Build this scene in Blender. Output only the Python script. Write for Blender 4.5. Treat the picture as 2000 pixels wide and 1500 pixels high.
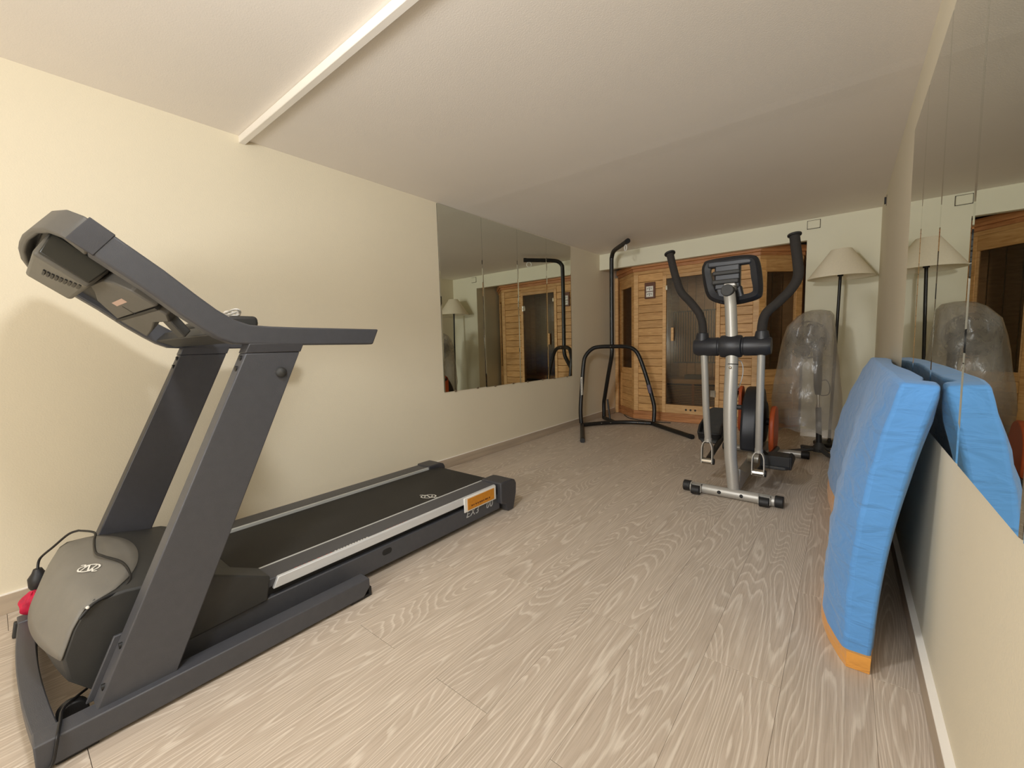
import bpy, bmesh, math, random
from mathutils import Vector, Matrix
from mathutils.bvhtree import BVHTree
random.seed(7)
S = bpy.context.scene
C = S.collection
for o in list(bpy.data.objects):
    bpy.data.objects.remove(o)
PI = math.pi

# ------------------------------------------------------------------ camera
cam = bpy.data.cameras.new('camera')
cam.sensor_fit = 'HORIZONTAL'; cam.sensor_width = 36.0
cam.lens = 816.41 * 36.0 / 2000.0
cam.clip_start = 0.02
camo = bpy.data.objects.new('camera', cam); C.objects.link(camo)
yaw, pitch, roll = 0.6735, -0.0915, -0.0276
f = Vector((-math.sin(yaw) * math.cos(pitch), math.cos(yaw) * math.cos(pitch), math.sin(pitch)))
r = Vector((math.cos(yaw), math.sin(yaw), 0)); u = r.cross(f)
r, u = (math.cos(roll) * r + math.sin(roll) * u, -math.sin(roll) * r + math.cos(roll) * u)
camo.matrix_world = Matrix(((r.x, u.x, -f.x, 2.6389), (r.y, u.y, -f.y, 0.0), (r.z, u.z, -f.z, 1.0287), (0, 0, 0, 1)))
S.camera = camo

# ------------------------------------------------------------------ world, lamps, exposure
w = bpy.data.worlds.new('world'); S.world = w; w.use_nodes = True
w.node_tree.nodes['Background'].inputs[0].default_value = (1, .95, .88, 1)
w.node_tree.nodes['Background'].inputs[1].default_value = 0.05

def lamp(name, loc, power, radius, col, falloff='Linear'):
    l = bpy.data.lights.new(name, 'POINT'); l.energy = power; l.shadow_soft_size = radius; l.color = col
    if falloff:
        l.use_nodes = True; nt = l.node_tree; em = nt.nodes['Emission']
        lf = nt.nodes.new('ShaderNodeLightFalloff'); lf.inputs['Strength'].default_value = 1.0
        nt.links.new(lf.outputs[falloff], em.inputs['Strength'])
    o = bpy.data.objects.new(name, l); o.location = loc; C.objects.link(o); return o
lamp('room_lamp', (1.78, 0.26, 1.955), 21, 0.085, (.955, .975, 1))
lamp('rear_fill_light', (1.80, -1.5, 1.15), 31, 0.35, (.955, .975, 1))  # added fill light behind the camera, evens out the far end
S.view_settings.view_transform = 'Standard'
try: S.view_settings.look = 'None'
except Exception: pass
S.view_settings.gamma = 1; S.view_settings.use_curve_mapping = False
S.view_settings.exposure = 0.22
S.cycles.max_bounces = 10; S.cycles.diffuse_bounces = 6; S.cycles.glossy_bounces = 5
S.cycles.transparent_max_bounces = 16; S.cycles.use_denoising = True
S.cycles.sample_clamp_indirect = 6

# ------------------------------------------------------------------ materials
def srgb(c):
    return tuple(((x / 255.) / 12.92 if x / 255. <= .04045 else ((x / 255. + .055) / 1.055) ** 2.4) for x in c)
def nd(nt, t, **k):
    n = nt.nodes.new(t)
    for a, b in k.items():
        if a in ('operation', 'blend_type', 'data_type', 'wave_type', 'bands_direction', 'feature', 'distribution'): setattr(n, a, b)
        else: n.inputs[a].default_value = b
    return n
def mat(name, col, rough=.5, metal=0., var=.06, vscale=8., bump=0., bscale=200., stretch=None, spec=.5):
    m = bpy.data.materials.new(name); m.use_nodes = True; nt = m.node_tree; L = nt.links
    b = nt.nodes['Principled BSDF']
    c = srgb(col) if max(col) > 1 else col
    b.inputs['Roughness'].default_value = rough; b.inputs['Metallic'].default_value = metal
    b.inputs['Specular IOR Level'].default_value = spec
    tc = nd(nt, 'ShaderNodeTexCoord'); mp = nd(nt, 'ShaderNodeMapping')
    if stretch: mp.inputs['Scale'].default_value = stretch
    L.new(tc.outputs['Object'], mp.inputs['Vector'])
    n = nd(nt, 'ShaderNodeTexNoise', Scale=vscale, Detail=4.)
    L.new(mp.outputs[0], n.inputs['Vector'])
    rp = nd(nt, 'ShaderNodeValToRGB')
    rp.color_ramp.elements[0].position = .3; rp.color_ramp.elements[1].position = .7
    rp.color_ramp.elements[0].color = (*[max(0, x * (1 - var)) for x in c], 1)
    rp.color_ramp.elements[1].color = (*[min(1, x * (1 + var)) for x in c], 1)
    L.new(n.outputs[0], rp.inputs[0]); L.new(rp.outputs[0], b.inputs['Base Color'])
    if bump:
        n2 = nd(nt, 'ShaderNodeTexNoise', Scale=bscale, Detail=3.)
        L.new(mp.outputs[0], n2.inputs['Vector'])
        bp = nd(nt, 'ShaderNodeBump', Strength=bump, Distance=.002)
        L.new(n2.outputs[0], bp.inputs['Height']); L.new(bp.outputs[0], b.inputs['Normal'])
    return m

def wood_floor():
    m = bpy.data.materials.new('pale_ash_plank'); m.use_nodes = True; nt = m.node_tree; L = nt.links
    b = nt.nodes['Principled BSDF']
    tc = nd(nt, 'ShaderNodeTexCoord'); oi = nd(nt, 'ShaderNodeObjectInfo')
    off = nd(nt, 'ShaderNodeVectorMath', operation='MULTIPLY_ADD')
    rc = nd(nt, 'ShaderNodeCombineXYZ')
    for i in range(3): L.new(oi.outputs['Random'], rc.inputs[i])
    L.new(rc.outputs[0], off.inputs[0]); off.inputs[1].default_value = (61, 43, 37); L.new(tc.outputs['Object'], off.inputs[2])
    mp = nd(nt, 'ShaderNodeMapping'); mp.inputs['Scale'].default_value = (6.0, .75, 1)
    L.new(off.outputs[0], mp.inputs['Vector'])
    n = nd(nt, 'ShaderNodeTexNoise', Scale=1., Detail=1.2, Roughness=.45, Distortion=.25)
    L.new(mp.outputs[0], n.inputs['Vector'])
    mp3 = nd(nt, 'ShaderNodeMapping'); mp3.inputs['Scale'].default_value = (60, 7, 1)
    L.new(off.outputs[0], mp3.inputs['Vector'])
    n3 = nd(nt, 'ShaderNodeTexNoise', Scale=1., Detail=3.)
    L.new(mp3.outputs[0], n3.inputs['Vector'])
    a = nd(nt, 'ShaderNodeMath', operation='MULTIPLY'); a.inputs[1].default_value = 34.
    L.new(n.outputs[0], a.inputs[0])
    a2 = nd(nt, 'ShaderNodeMath', operation='MULTIPLY_ADD'); a2.inputs[1].default_value = .55
    L.new(n3.outputs[0], a2.inputs[0]); L.new(a.outputs[0], a2.inputs[2])
    fr = nd(nt, 'ShaderNodeMath', operation='FRACT'); L.new(a2.outputs[0], fr.inputs[0])
    ring = nd(nt, 'ShaderNodeValToRGB'); e = ring.color_ramp.elements
    e[0].position = 0; e[0].color = (.0, .0, .0, 1); e[1].position = .62; e[1].color = (.18, .18, .18, 1)
    x = e.new(.82); x.color = (1, 1, 1, 1); x = e.new(.93); x.color = (.85, .85, .85, 1); x = e.new(1.); x.color = (0, 0, 0, 1)
    L.new(fr.outputs[0], ring.inputs[0])
    # fine pores
    mp2 = nd(nt, 'ShaderNodeMapping'); mp2.inputs['Scale'].default_value = (260, 7, 1)
    L.new(off.outputs[0], mp2.inputs['Vector'])
    n2 = nd(nt, 'ShaderNodeTexNoise', Scale=1., Detail=3.); L.new(mp2.outputs[0], n2.inputs['Vector'])
    base = nd(nt, 'ShaderNodeMix', data_type='RGBA'); base.inputs['A'].default_value = (*srgb((188, 173, 157)), 1)
    base.inputs['B'].default_value = (*srgb((211, 199, 184)), 1); L.new(ring.outputs[0], base.inputs['Factor'])
    pr = nd(nt, 'ShaderNodeValToRGB'); pr.color_ramp.elements[0].position = .36; pr.color_ramp.elements[1].position = .6
    pr.color_ramp.elements[0].color = (.86, .85, .83, 1); pr.color_ramp.elements[1].color = (1.03, 1.03, 1.03, 1)
    L.new(n2.outputs[0], pr.inputs[0])
    mu = nd(nt, 'ShaderNodeMix', data_type='RGBA', blend_type='MULTIPLY'); mu.inputs['Factor'].default_value = 1.
    L.new(base.outputs['Result'], mu.inputs['A']); L.new(pr.outputs[0], mu.inputs['B'])
    tone = nd(nt, 'ShaderNodeMapRange'); tone.inputs['To Min'].default_value = .95; tone.inputs['To Max'].default_value = 1.05
    L.new(oi.outputs['Random'], tone.inputs['Value'])
    hs = nd(nt, 'ShaderNodeHueSaturation'); L.new(mu.outputs['Result'], hs.inputs['Color']); L.new(tone.outputs[0], hs.inputs['Value'])
    L.new(hs.outputs[0], b.inputs['Base Color']); b.inputs['Roughness'].default_value = .48
    bp = nd(nt, 'ShaderNodeBump', Strength=.12, Distance=.001); L.new(n2.outputs[0], bp.inputs['Height']); L.new(bp.outputs[0], b.inputs['Normal'])
    return m

def cedar(name, c1, c2):
    m = bpy.data.materials.new(name); m.use_nodes = True; nt = m.node_tree; L = nt.links
    b = nt.nodes['Principled BSDF']; tc = nd(nt, 'ShaderNodeTexCoord'); oi = nd(nt, 'ShaderNodeObjectInfo')
    rc = nd(nt, 'ShaderNodeCombineXYZ')
    for i in range(3): L.new(oi.outputs['Random'], rc.inputs[i])
    off = nd(nt, 'ShaderNodeVectorMath', operation='MULTIPLY_ADD'); off.inputs[1].default_value = (31, 17, 53)
    L.new(rc.outputs[0], off.inputs[0]); L.new(tc.outputs['Object'], off.inputs[2])
    mp = nd(nt, 'ShaderNodeMapping'); mp.inputs['Scale'].default_value = (4, 4, 30); L.new(off.outputs[0], mp.inputs['Vector'])
    n = nd(nt, 'ShaderNodeTexNoise', Scale=1.6, Detail=4., Distortion=.6); L.new(mp.outputs[0], n.inputs['Vector'])
    rp = nd(nt, 'ShaderNodeValToRGB'); rp.color_ramp.elements[0].position = .3; rp.color_ramp.elements[1].position = .7
    rp.color_ramp.elements[0].color = (*srgb(c1), 1); rp.color_ramp.elements[1].color = (*srgb(c2), 1)
    L.new(n.outputs[0], rp.inputs[0])
    tone = nd(nt, 'ShaderNodeMapRange'); tone.inputs['To Min'].default_value = .86; tone.inputs['To Max'].default_value = 1.1
    L.new(oi.outputs['Random'], tone.inputs['Value'])
    hs = nd(nt, 'ShaderNodeHueSaturation'); L.new(rp.outputs[0], hs.inputs['Color']); L.new(tone.outputs[0], hs.inputs['Value'])
    L.new(hs.outputs[0], b.inputs['Base Color']); b.inputs['Roughness'].default_value = .5
    return m

def mirror_mat():
    m = mat('mirror_silver', (.74, .76, .69), .0, 1., .0)
    return m
def smoked():
    m = bpy.data.materials.new('smoked_glass'); m.use_nodes = True; nt = m.node_tree; L = nt.links
    nt.nodes.remove(nt.nodes['Principled BSDF']); out = nt.nodes['Material Output']
    t = nd(nt, 'ShaderNodeBsdfTransparent'); t.inputs[0].default_value = (.74, .70, .64, 1)
    g = nd(nt, 'ShaderNodeBsdfGlossy', Roughness=.16); g.inputs[0].default_value = (1, .98, .95, 1)
    n = nd(nt, 'ShaderNodeTexNoise', Scale=3.); mr = nd(nt, 'ShaderNodeMapRange')
    mr.inputs['To Min'].default_value = .05; mr.inputs['To Max'].default_value = .08; L.new(n.outputs[0], mr.inputs['Value'])
    mx = nd(nt, 'ShaderNodeMixShader'); L.new(mr.outputs[0], mx.inputs[0]); L.new(t.outputs[0], mx.inputs[1]); L.new(g.outputs[0], mx.inputs[2])
    L.new(mx.outputs[0], out.inputs[0]); return m
def film():
    m = bpy.data.materials.new('clear_plastic_film'); m.use_nodes = True; nt = m.node_tree; L = nt.links
    b = nt.nodes['Principled BSDF']; out = nt.nodes['Material Output']
    b.inputs['Base Color'].default_value = (.46, .43, .38, 1); b.inputs['Roughness'].default_value = .20
    b.inputs['Specular IOR Level'].default_value = .9
    tc = nd(nt, 'ShaderNodeTexCoord'); mp = nd(nt, 'ShaderNodeMapping'); mp.inputs['Scale'].default_value = (9, 9, 4.5)
    L.new(tc.outputs['Object'], mp.inputs[0])
    n = nd(nt, 'ShaderNodeTexNoise', Scale=1.5, Detail=4., Distortion=1.2); L.new(mp.outputs[0], n.inputs['Vector'])
    bp = nd(nt, 'ShaderNodeBump', Strength=.45, Distance=.014); L.new(n.outputs[0], bp.inputs['Height']); L.new(bp.outputs[0], b.inputs['Normal'])
    t = nd(nt, 'ShaderNodeBsdfTransparent'); t.inputs[0].default_value = (.95, .94, .92, 1)
    mr = nd(nt, 'ShaderNodeMapRange'); mr.inputs['From Min'].default_value = .3; mr.inputs['From Max'].default_value = .75
    mr.inputs['To Min'].default_value = .40; mr.inputs['To Max'].default_value = .56
    L.new(n.outputs[0], mr.inputs['Value'])
    sx = nd(nt, 'ShaderNodeSeparateXYZ'); L.new(tc.outputs['Object'], sx.inputs[0])
    gr = nd(nt, 'ShaderNodeMapRange'); gr.inputs['From Min'].default_value = .35; gr.inputs['From Max'].default_value = .85
    gr.inputs['To Min'].default_value = .84; gr.inputs['To Max'].default_value = 1.0; L.new(sx.outputs['Z'], gr.inputs['Value'])
    ml = nd(nt, 'ShaderNodeMath', operation='MULTIPLY'); L.new(mr.outputs[0], ml.inputs[0]); L.new(gr.outputs[0], ml.inputs[1])
    mx = nd(nt, 'ShaderNodeMixShader'); L.new(ml.outputs[0], mx.inputs[0]); L.new(t.outputs[0], mx.inputs[1]); L.new(b.outputs[0], mx.inputs[2])
    L.new(mx.outputs[0], out.inputs[0]); return m
def fabric(name, col):
    m = mat(name, col, .85, 0, .07, 3.)
    nt = m.node_tree; L = nt.links; b = nt.nodes['Principled BSDF']
    tc = nd(nt, 'ShaderNodeTexCoord'); mp = nd(nt, 'ShaderNodeMapping'); mp.inputs['Scale'].default_value = (7, 7, 20)
    L.new(tc.outputs['Object'], mp.inputs[0])
    n = nd(nt, 'ShaderNodeTexNoise', Scale=1., Detail=3., Distortion=.8); L.new(mp.outputs[0], n.inputs['Vector'])
    bp = nd(nt, 'ShaderNodeBump', Strength=.65, Distance=.02); L.new(n.outputs[0], bp.inputs['Height']); L.new(bp.outputs[0], b.inputs['Normal'])
    b.inputs['Sheen Weight'].default_value = .2
    return m

M = dict(
    wall=mat('cream_wall_paint', (221, 211, 187), .75, 0, .015, 2., .35, 160.),
    ceil=mat('white_ceiling_paint', (238, 231, 222), .8, 0, .015, 2., .35, 180.),
    soffit=mat('pale_green_wall_paint', (224, 220, 196), .75, 0, .015, 2., .2, 260.),
    trim=mat('white_gloss_paint', (243, 238, 230), .4, 0, .02),
    base=mat('greige_baseboard', (176, 160, 140), .5, 0, .12, 30., stretch=(1, .06, 1)),
    under=mat('subfloor_dark', (112, 98, 82), .8),
    floor=wood_floor(),
    mirror=mirror_mat(), glassedge=mat('mirror_edge', (60, 66, 58), .25, .0, .05),
    cedar=cedar('cedar_board', (184, 136, 78), (216, 170, 110)),
    cedar_trim=cedar('red_cedar_trim', (160, 104, 58), (192, 134, 84)),
    cedar_light=cedar('light_cedar_post', (190, 144, 90), (216, 176, 122)),
    smoked=smoked(), dark=mat('dark_interior_heater', (38, 36, 33), .6),
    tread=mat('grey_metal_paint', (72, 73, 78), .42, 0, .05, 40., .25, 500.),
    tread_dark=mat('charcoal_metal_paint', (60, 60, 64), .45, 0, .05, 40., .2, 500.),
    plas=mat('charcoal_plastic', (52, 52, 51), .55, 0, .08, 20., .3, 600.),
    plas_lit=mat('lit_grey_plastic', (114, 111, 105), .5, 0, .05, 16., .15, 500.), plas_lt=mat('grey_plastic', (98, 96, 90), .5, 0, .05, 16., .15, 500.),  # hood colour is a lighter grey copy, with the light on it painted in
    plas_mid=mat('mid_grey_plastic', (90, 88, 84), .5, 0, .06, 16., .15, 500.),
    glossy=mat('dark_glossy_panel', (44, 45, 42), .28, 0, .05),
    belt=mat('black_running_belt', (38, 36, 33), .7, 0, .28, 5., .5, 900., stretch=(1, .5, 1)),
    black=mat('black_rubber', (26, 26, 27), .55, 0, .1, 30., .2, 400.),
    blackp=mat('black_powder_coat', (24, 23, 22), .38, 0, .1, 30.),
    foam=mat('black_foam_grip', (42, 38, 35), .85, 0, .12, 60., .4, 500.),
    alu=mat('brushed_aluminium', (214, 217, 220), .36, .25, .04, 12., stretch=(30, 1, 30)),
    strip=mat('pale_grey_strip', (194, 197, 196), .45, 0, .04),
    silver=mat('silver_grey_paint', (178, 175, 168), .38, .35, .06, 300.),
    chrome=mat('chrome', (220, 218, 212), .14, 1., .02),
    nylon=mat('navy_black_plastic', (34, 36, 42), .42, 0, .08, 20.),
    orange=mat('orange_plastic', (202, 92, 44), .45, 0, .06, 12.),
    amber=mat('amber_label', (204, 134, 32), .5, 0, .08, 60.),
    brownprint=mat('brown_print', (104, 56, 20), .6),
    white=mat('white_plastic', (236, 234, 228), .4, 0, .02),
    paper=mat('white_dial_card', (224, 220, 208), .6, 0, .05, 50.),
    print_dark=mat('dark_print', (62, 54, 46), .6), print_white=mat('white_print', (228, 226, 218), .6),
    print_red=mat('red_print', (170, 62, 58), .6), sticker=mat('pink_sticker', (206, 176, 160), .6),
    shade=mat('cream_linen_shade', (238, 229, 204), .85, 0, .03, 90., .3, 500.),
    blue=fabric('blue_mat_fabric', (86, 146, 210)), mustard=fabric('mustard_mat_fabric', (214, 150, 66)),
    red=mat('crimson_cloth', (186, 24, 62), .7, 0, .3, 30., .8, 60.),
    cord=mat('black_cord', (22, 22, 24), .5), brass=mat('dull_metal', (150, 138, 120), .35, .8),
    film=film(), grey_print=mat('grey_print', (176, 176, 174), .6), seam=mat('mirror_gap_black', (18, 18, 17), .5), plug=mat('black_plug', (30, 30, 32), .5), mesh_col=mat('column_grey', (46, 46, 52), .5),
)

# ------------------------------------------------------------------ mesh helpers
class MB:
    def __init__(s): s.v = []; s.f = []
    def add(s, vs, fs):
        n = len(s.v); s.v += [tuple(v) for v in vs]; s.f += [tuple(i + n for i in q) for q in fs]; return s
    def box(s, lo, hi):
        x, y, z = lo; X, Y, Z = hi
        return s.add([(x, y, z), (X, y, z), (X, Y, z), (x, Y, z), (x, y, Z), (X, y, Z), (X, Y, Z), (x, Y, Z)],
                     [(3, 2, 1, 0), (4, 5, 6, 7), (0, 1, 5, 4), (1, 2, 6, 5), (2, 3, 7, 6), (3, 0, 4, 7)])
    def prism(s, poly, d):
        n = len(poly); d = Vector(d); a = [Vector(p) for p in poly]
        return s.add(a + [p + d for p in a], [tuple(range(n))[::-1], tuple(range(n, 2 * n))] + [(i, (i + 1) % n, n + (i + 1) % n, n + i) for i in range(n)])
    def tube(s, path, rad, seg=12, caps=True, closed=False, flat=1.0):
        P = [Vector(p) for p in path]; n = len(P)
        R = rad if isinstance(rad, (list, tuple)) else [rad] * n
        T = []
        for i in range(n):
            a = P[(i - 1) % n] if (closed or i > 0) else P[i]; b = P[(i + 1) % n] if (closed or i < n - 1) else P[i]
            T.append((b - a).normalized())
        up = Vector((0, 0, 1)) if abs(T[0].z) < .9 else Vector((1, 0, 0))
        nrm = (up - T[0] * up.dot(T[0])).normalized(); vs = []
        for i in range(n):
            nrm = (nrm - T[i] * nrm.dot(T[i])).normalized(); bn = T[i].cross(nrm)
            for k in range(seg):
                a = 2 * PI * k / seg; vs.append(P[i] + (nrm * math.cos(a) * flat + bn * math.sin(a)) * R[i])
        fs = []
        for i in range(n if closed else n - 1):
            for k in range(seg):
                j = (i + 1) % n
                fs.append((i * seg + k, i * seg + (k + 1) % seg, j * seg + (k + 1) % seg, j * seg + k))
        if caps and not closed:
            fs.append(tuple(range(seg))[::-1]); fs.append(tuple((n - 1) * seg + k for k in range(seg)))
        return s.add(vs, fs)
    def cyl(s, a, b, r, seg=20, r2=None):
        return s.tube([a, b], [r, r if r2 is None else r2], seg)
    def lathe(s, prof, c, axis='Z', seg=32):
        vs = []; fs = []; n = len(prof)
        for k in range(seg):
            a = 2 * PI * k / seg
            for (rr, h) in prof:
                p = {'Z': (rr * math.cos(a), rr * math.sin(a), h), 'X': (h, rr * math.cos(a), rr * math.sin(a)), 'Y': (rr * math.sin(a), h, rr * math.cos(a))}[axis]
                vs.append(Vector(c) + Vector(p))
        for k in range(seg):
            for i in range(n - 1):
                q = (k + 1) % seg; fs.append((k * n + i, q * n + i, q * n + i + 1, k * n + i + 1))
        return s.add(vs, fs)
    def grid(s, rows, closed=False):
        n = len(rows); m = len(rows[0]); vs = [p for r_ in rows for p in r_]
        fs = [(i * m + j, i * m + (j + 1) % m, (i + 1) * m + (j + 1) % m, (i + 1) * m + j) for i in range(n - 1) for j in range(m if closed else m - 1)]
        return s.add(vs, fs)

def smooth_path(pts, sub=6, closed=False):
    P = [Vector(p) for p in pts]; n = len(P); out = []
    for i in range(n if closed else n - 1):
        g = lambda k: P[k % n] if closed else P[min(max(k, 0), n - 1)]
        p0, p1, p2, p3 = g(i - 1), g(i), g(i + 1), g(i + 2)
        for t in range(sub):
            t /= sub
            out.append(.5 * ((2 * p1) + (p2 - p0) * t + (2 * p0 - 5 * p1 + 4 * p2 - p3) * t * t + (3 * p1 - p0 - 3 * p2 + p3) * t ** 3))
    if not closed: out.append(P[-1])
    return out

WL = {}
def org(o):
    return WL.get(o.name, Vector((0, 0, 0)))
def obj(name, mb, m, parent=None, label=None, bevel=0., smooth=True, seg=2, angle=40, solid=0.):
    me = bpy.data.meshes.new(name)
    o_ = org(parent) if parent else Vector((0, 0, 0))
    me.from_pydata([Vector(v) - o_ for v in mb.v], [], mb.f); me.validate(); me.update()
    bm = bmesh.new(); bm.from_mesh(me); bmesh.ops.recalc_face_normals(bm, faces=bm.faces); bm.to_mesh(me); bm.free()
    me.materials.append(m)
    o = bpy.data.objects.new(name, me); C.objects.link(o)
    if parent: o.parent = parent; WL[o.name] = o_
    if solid:
        md = o.modifiers.new('thick', 'SOLIDIFY'); md.thickness = solid
    if bevel:
        md = o.modifiers.new('bevel', 'BEVEL'); md.width = bevel; md.segments = seg; md.limit_method = 'ANGLE'; md.angle_limit = math.radians(40)
        md.harden_normals = False
    if smooth: me.shade_smooth() if hasattr(me, 'shade_smooth') else None
    if smooth:
        try: me.set_sharp_from_angle(angle=math.radians(angle))
        except Exception: pass
    if label: o['label'] = label
    return o
def thing(name, label, cat, loc, group=None):
    o = bpy.data.objects.new(name, None); o.empty_display_size = .1; o.location = loc; C.objects.link(o)
    o['label'] = label; o['category'] = cat
    if group: o['group'] = group
    WL[o.name] = Vector(loc); return o
def tag(o, label, cat, group=None):
    o['label'] = label; o['category'] = cat
    if group: o['group'] = group
    return o
def recenter(o):
    # move a top-level mesh's origin to the middle of its base
    vs = o.data.vertices; lo = Vector([min(v.co[i] for v in vs) for i in range(3)]); hi = Vector([max(v.co[i] for v in vs) for i in range(3)])
    c = Vector(((lo.x + hi.x) / 2, (lo.y + hi.y) / 2, lo.z))
    for v in vs: v.co -= c
    o.location = c; WL[o.name] = c; return o
def struct(name, mb, m, parent=None, **k):
    o = obj(name, mb, m, parent, **k)
    if parent is None: o['kind'] = 'structure'
    return o
def text_mb(txt, size, o, ex, ey, depth=.0008, shear=.25):
    cu = bpy.data.curves.new('t', 'FONT'); cu.body = txt; cu.size = size; cu.shear = shear; cu.extrude = depth; cu.space_character = 1.15
    to = bpy.data.objects.new('t', cu); C.objects.link(to); dg = bpy.context.evaluated_depsgraph_get()
    me = bpy.data.meshes.new_from_object(to.evaluated_get(dg)); ex = Vector(ex); ey = Vector(ey); ez = ex.cross(ey)
    mb = MB(); mb.add([Vector(o) + ex * v.co.x + ey * v.co.y + ez * v.co.z for v in me.vertices], [tuple(p.vertices) for p in me.polygons])
    bpy.data.objects.remove(to); bpy.data.meshes.remove(me); return mb

W, D, H = 2.862, 5.277, 2.2
YR, YB = -2.1, 6.62
# ------------------------------------------------------------------ setting
fl = struct('floor', MB().box((-.1, YR, -.06), (W + .1, YB, -.007)), M['under'])
PW = .213; k = 0; x1 = 2.525 + 2 * PW
lengths = 1.2
row = -2
meshes = {}
while x1 > 0:
    x0 = x1 - PW
    a, b = max(x0, 0) + .0003, min(x1, W) - .0003
    if b - a > .01:
        ph = (1.375 if row % 2 == 0 else .79) if row in (0, 1, 2, 3, 4, 5) else random.uniform(0, 1.2)
        ph += random.uniform(-.008, .008)
        y = ph - 4 * lengths
        while y < YB:
            ya, yb = max(y, YR) + .0006, min(y + lengths, YB) - .0006
            if yb - ya > .02:
                key = (round(b - a, 4), round(yb - ya, 4))
                if key not in meshes:
                    mb = MB(); hw, hl, e = (b - a) / 2, (yb - ya) / 2, .0008
                    mb.add([(-hw, -hl, -.007), (hw, -hl, -.007), (hw, hl, -.007), (-hw, hl, -.007), (-hw, -hl, -.0005), (hw, -hl, -.0005), (hw, hl, -.0005), (-hw, hl, -.0005),
                            (-hw + e, -hl + e, 0), (hw - e, -hl + e, 0), (hw - e, hl - e, 0), (-hw + e, hl - e, 0)],
                           [(0, 1, 5, 4), (1, 2, 6, 5), (2, 3, 7, 6), (3, 0, 4, 7), (4, 5, 9, 8), (5, 6, 10, 9), (6, 7, 11, 10), (7, 4, 8, 11), (8, 9, 10, 11)])
                    me = bpy.data.meshes.new('plank'); me.from_pydata(mb.v, [], mb.f); me.materials.append(M['floor']); meshes[key] = me
                p = bpy.data.objects.new('plank', meshes[key]); C.objects.link(p); p.parent = fl; p.location = ((a + b) / 2, (ya + yb) / 2, 0)
            y += lengths
    x1 -= PW; row += 1

struct('wall_left', MB().box((-.12, YR, 0), (0, YB, 2.25)), M['wall'])
struct('wall_right', MB().box((W, YR, 0), (W + .12, 5.40, 2.25)), M['wall'])
struct('wall_back', MB().box((2.298, D, 0), (W, D + .12, 2.25)).box((0, D, 2.008), (2.298, D + .07, 2.25)), M['soffit'])
struct('wall_rear', MB().box((-.12, YR - .12, 0), (W + .12, YR, 2.25)), M['wall'])
struct('wall_alcove_back', MB().box((0, YB - .02, 0), (2.42, YB + .1, 2.25)), M['soffit'])
struct('wall_alcove_right', MB().box((2.298, D + .12, 0), (2.42, YB - .02, 2.25)), M['soffit'])
cm = MB()
cm.prism([(0, YR, H + .012), (0, .99, H + .012), (0, .99, H), (0, 2.56, H), (0, 2.64, H - .001), (0, 2.76, H + .001), (0, D + .07, H + .012), (0, D + .07, H + .1), (0, YR, H + .1)], (W, 0, 0))
struct('ceiling', cm, M['ceil'], smooth=False)
struct('ceiling_alcove', MB().box((0, D + .07, 2.13), (2.298, YB - .02, 2.2)), M['ceil'])
struct('trim_1', MB().box((0, .968, H - .026), (W, 1.000, H + .012)), M['trim'], bevel=.003)
struct('baseboard_left', MB().box((0, YR, 0), (.012, 5.70, .079)), M['base'], bevel=.002)
struct('trim_2', MB().box((0, YR, .079), (.010, 5.70, .083)), M['trim'])
struct('baseboard_right', MB().box((W - .017, YR, 0), (W, D, .074)), M['base'], bevel=.002)
struct('lit_edge_right', MB().box((W - .018, YR, .074), (W, D, .079)), M['trim'])  # white strip paints in the light on the baseboard's top edge
struct('baseboard_back', MB().box((2.298, D - .012, 0), (W - .018, D, .08)), M['trim'], bevel=.003)

# ------------------------------------------------------------------ wall mirrors, left wall
ordn = ['first from the near end', 'second from the near end', 'third from the near end', 'farthest, nearest the sauna']
tops = [2.196, 2.196, 2.196, 2.196]
for i in range(4):
    y0 = 2.386 + .528 * i; zb = .652 - .005 * i
    t = thing('wall_mirror', 'tall frameless mirror panel on the long left wall, %s of four' % ordn[i], 'mirror', (0, y0 + .264, zb), 'mirror panels on the left wall')
    obj('mirror_glass', MB().prism([(.0035, y0 + .0008, zb), (.0055, y0 + .0008, zb), (.007, y0 + .010, zb), (.007, y0 + .518, zb), (.0055, y0 + .5272, zb), (.0035, y0 + .5272, zb)], (0, 0, tops[i] - zb)), M['mirror'], t, smooth=False)
    obj('mirror_backing', MB().box((.0003, y0 + .0001, zb + .001), (.0028, y0 + .5279, tops[i] - .001)), M['seam'], t)
    for yy in (y0 + .12, y0 + .40): obj('mirror_clip', MB().box((.0, yy, zb - .008), (.010, yy + .018, zb + .006)), M['brass'], t)
# right wall: slightly toed panels above the ledge line
ordr = ['farthest, at the corner end', 'second from the far end, above the blue mat', 'third from the far end, behind the mat corner', 'fourth from the far end', 'nearest the camera']
ke = .004
for i in range(5):
    y1 = 2.78 - .467 * i; y0 = y1 - .467; yc = (y0 + y1) / 2; zt = 1.97
    fx = lambda y: W - .0062 + ke * (y - 2.78)
    zb = 1.0287 - .2955 * (fx(1.4) - 2.6389) / .2071
    t = thing('wall_mirror', 'frameless mirror panel on the right wall, %s' % ordr[i], 'mirror', (W, yc, zb), 'mirror panels on the right wall')
    a, b = y0 + .0006, y1 - .0006
    g = MB().prism([(fx(a) + .0018, a, zb), (fx(a + .011), a + .011, zb), (fx(b - .011), b - .011, zb), (fx(b) + .0018, b, zb), (fx(b) + .004, b, zb), (fx(a) + .004, a, zb)], (0, 0, zt - zb))
    obj('mirror_glass', g, M['mirror'], t, smooth=False)
    obj('mirror_backing', MB().prism([(fx(y0) + .0042, y0, zb + .001), (fx(y1) + .0042, y1 - .0002, zb + .001), (W - .0002, y1 - .0002, zb + .001), (W - .0002, y0, zb + .001)], (0, 0, zt - zb - .002)), M['seam'], t)

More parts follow.
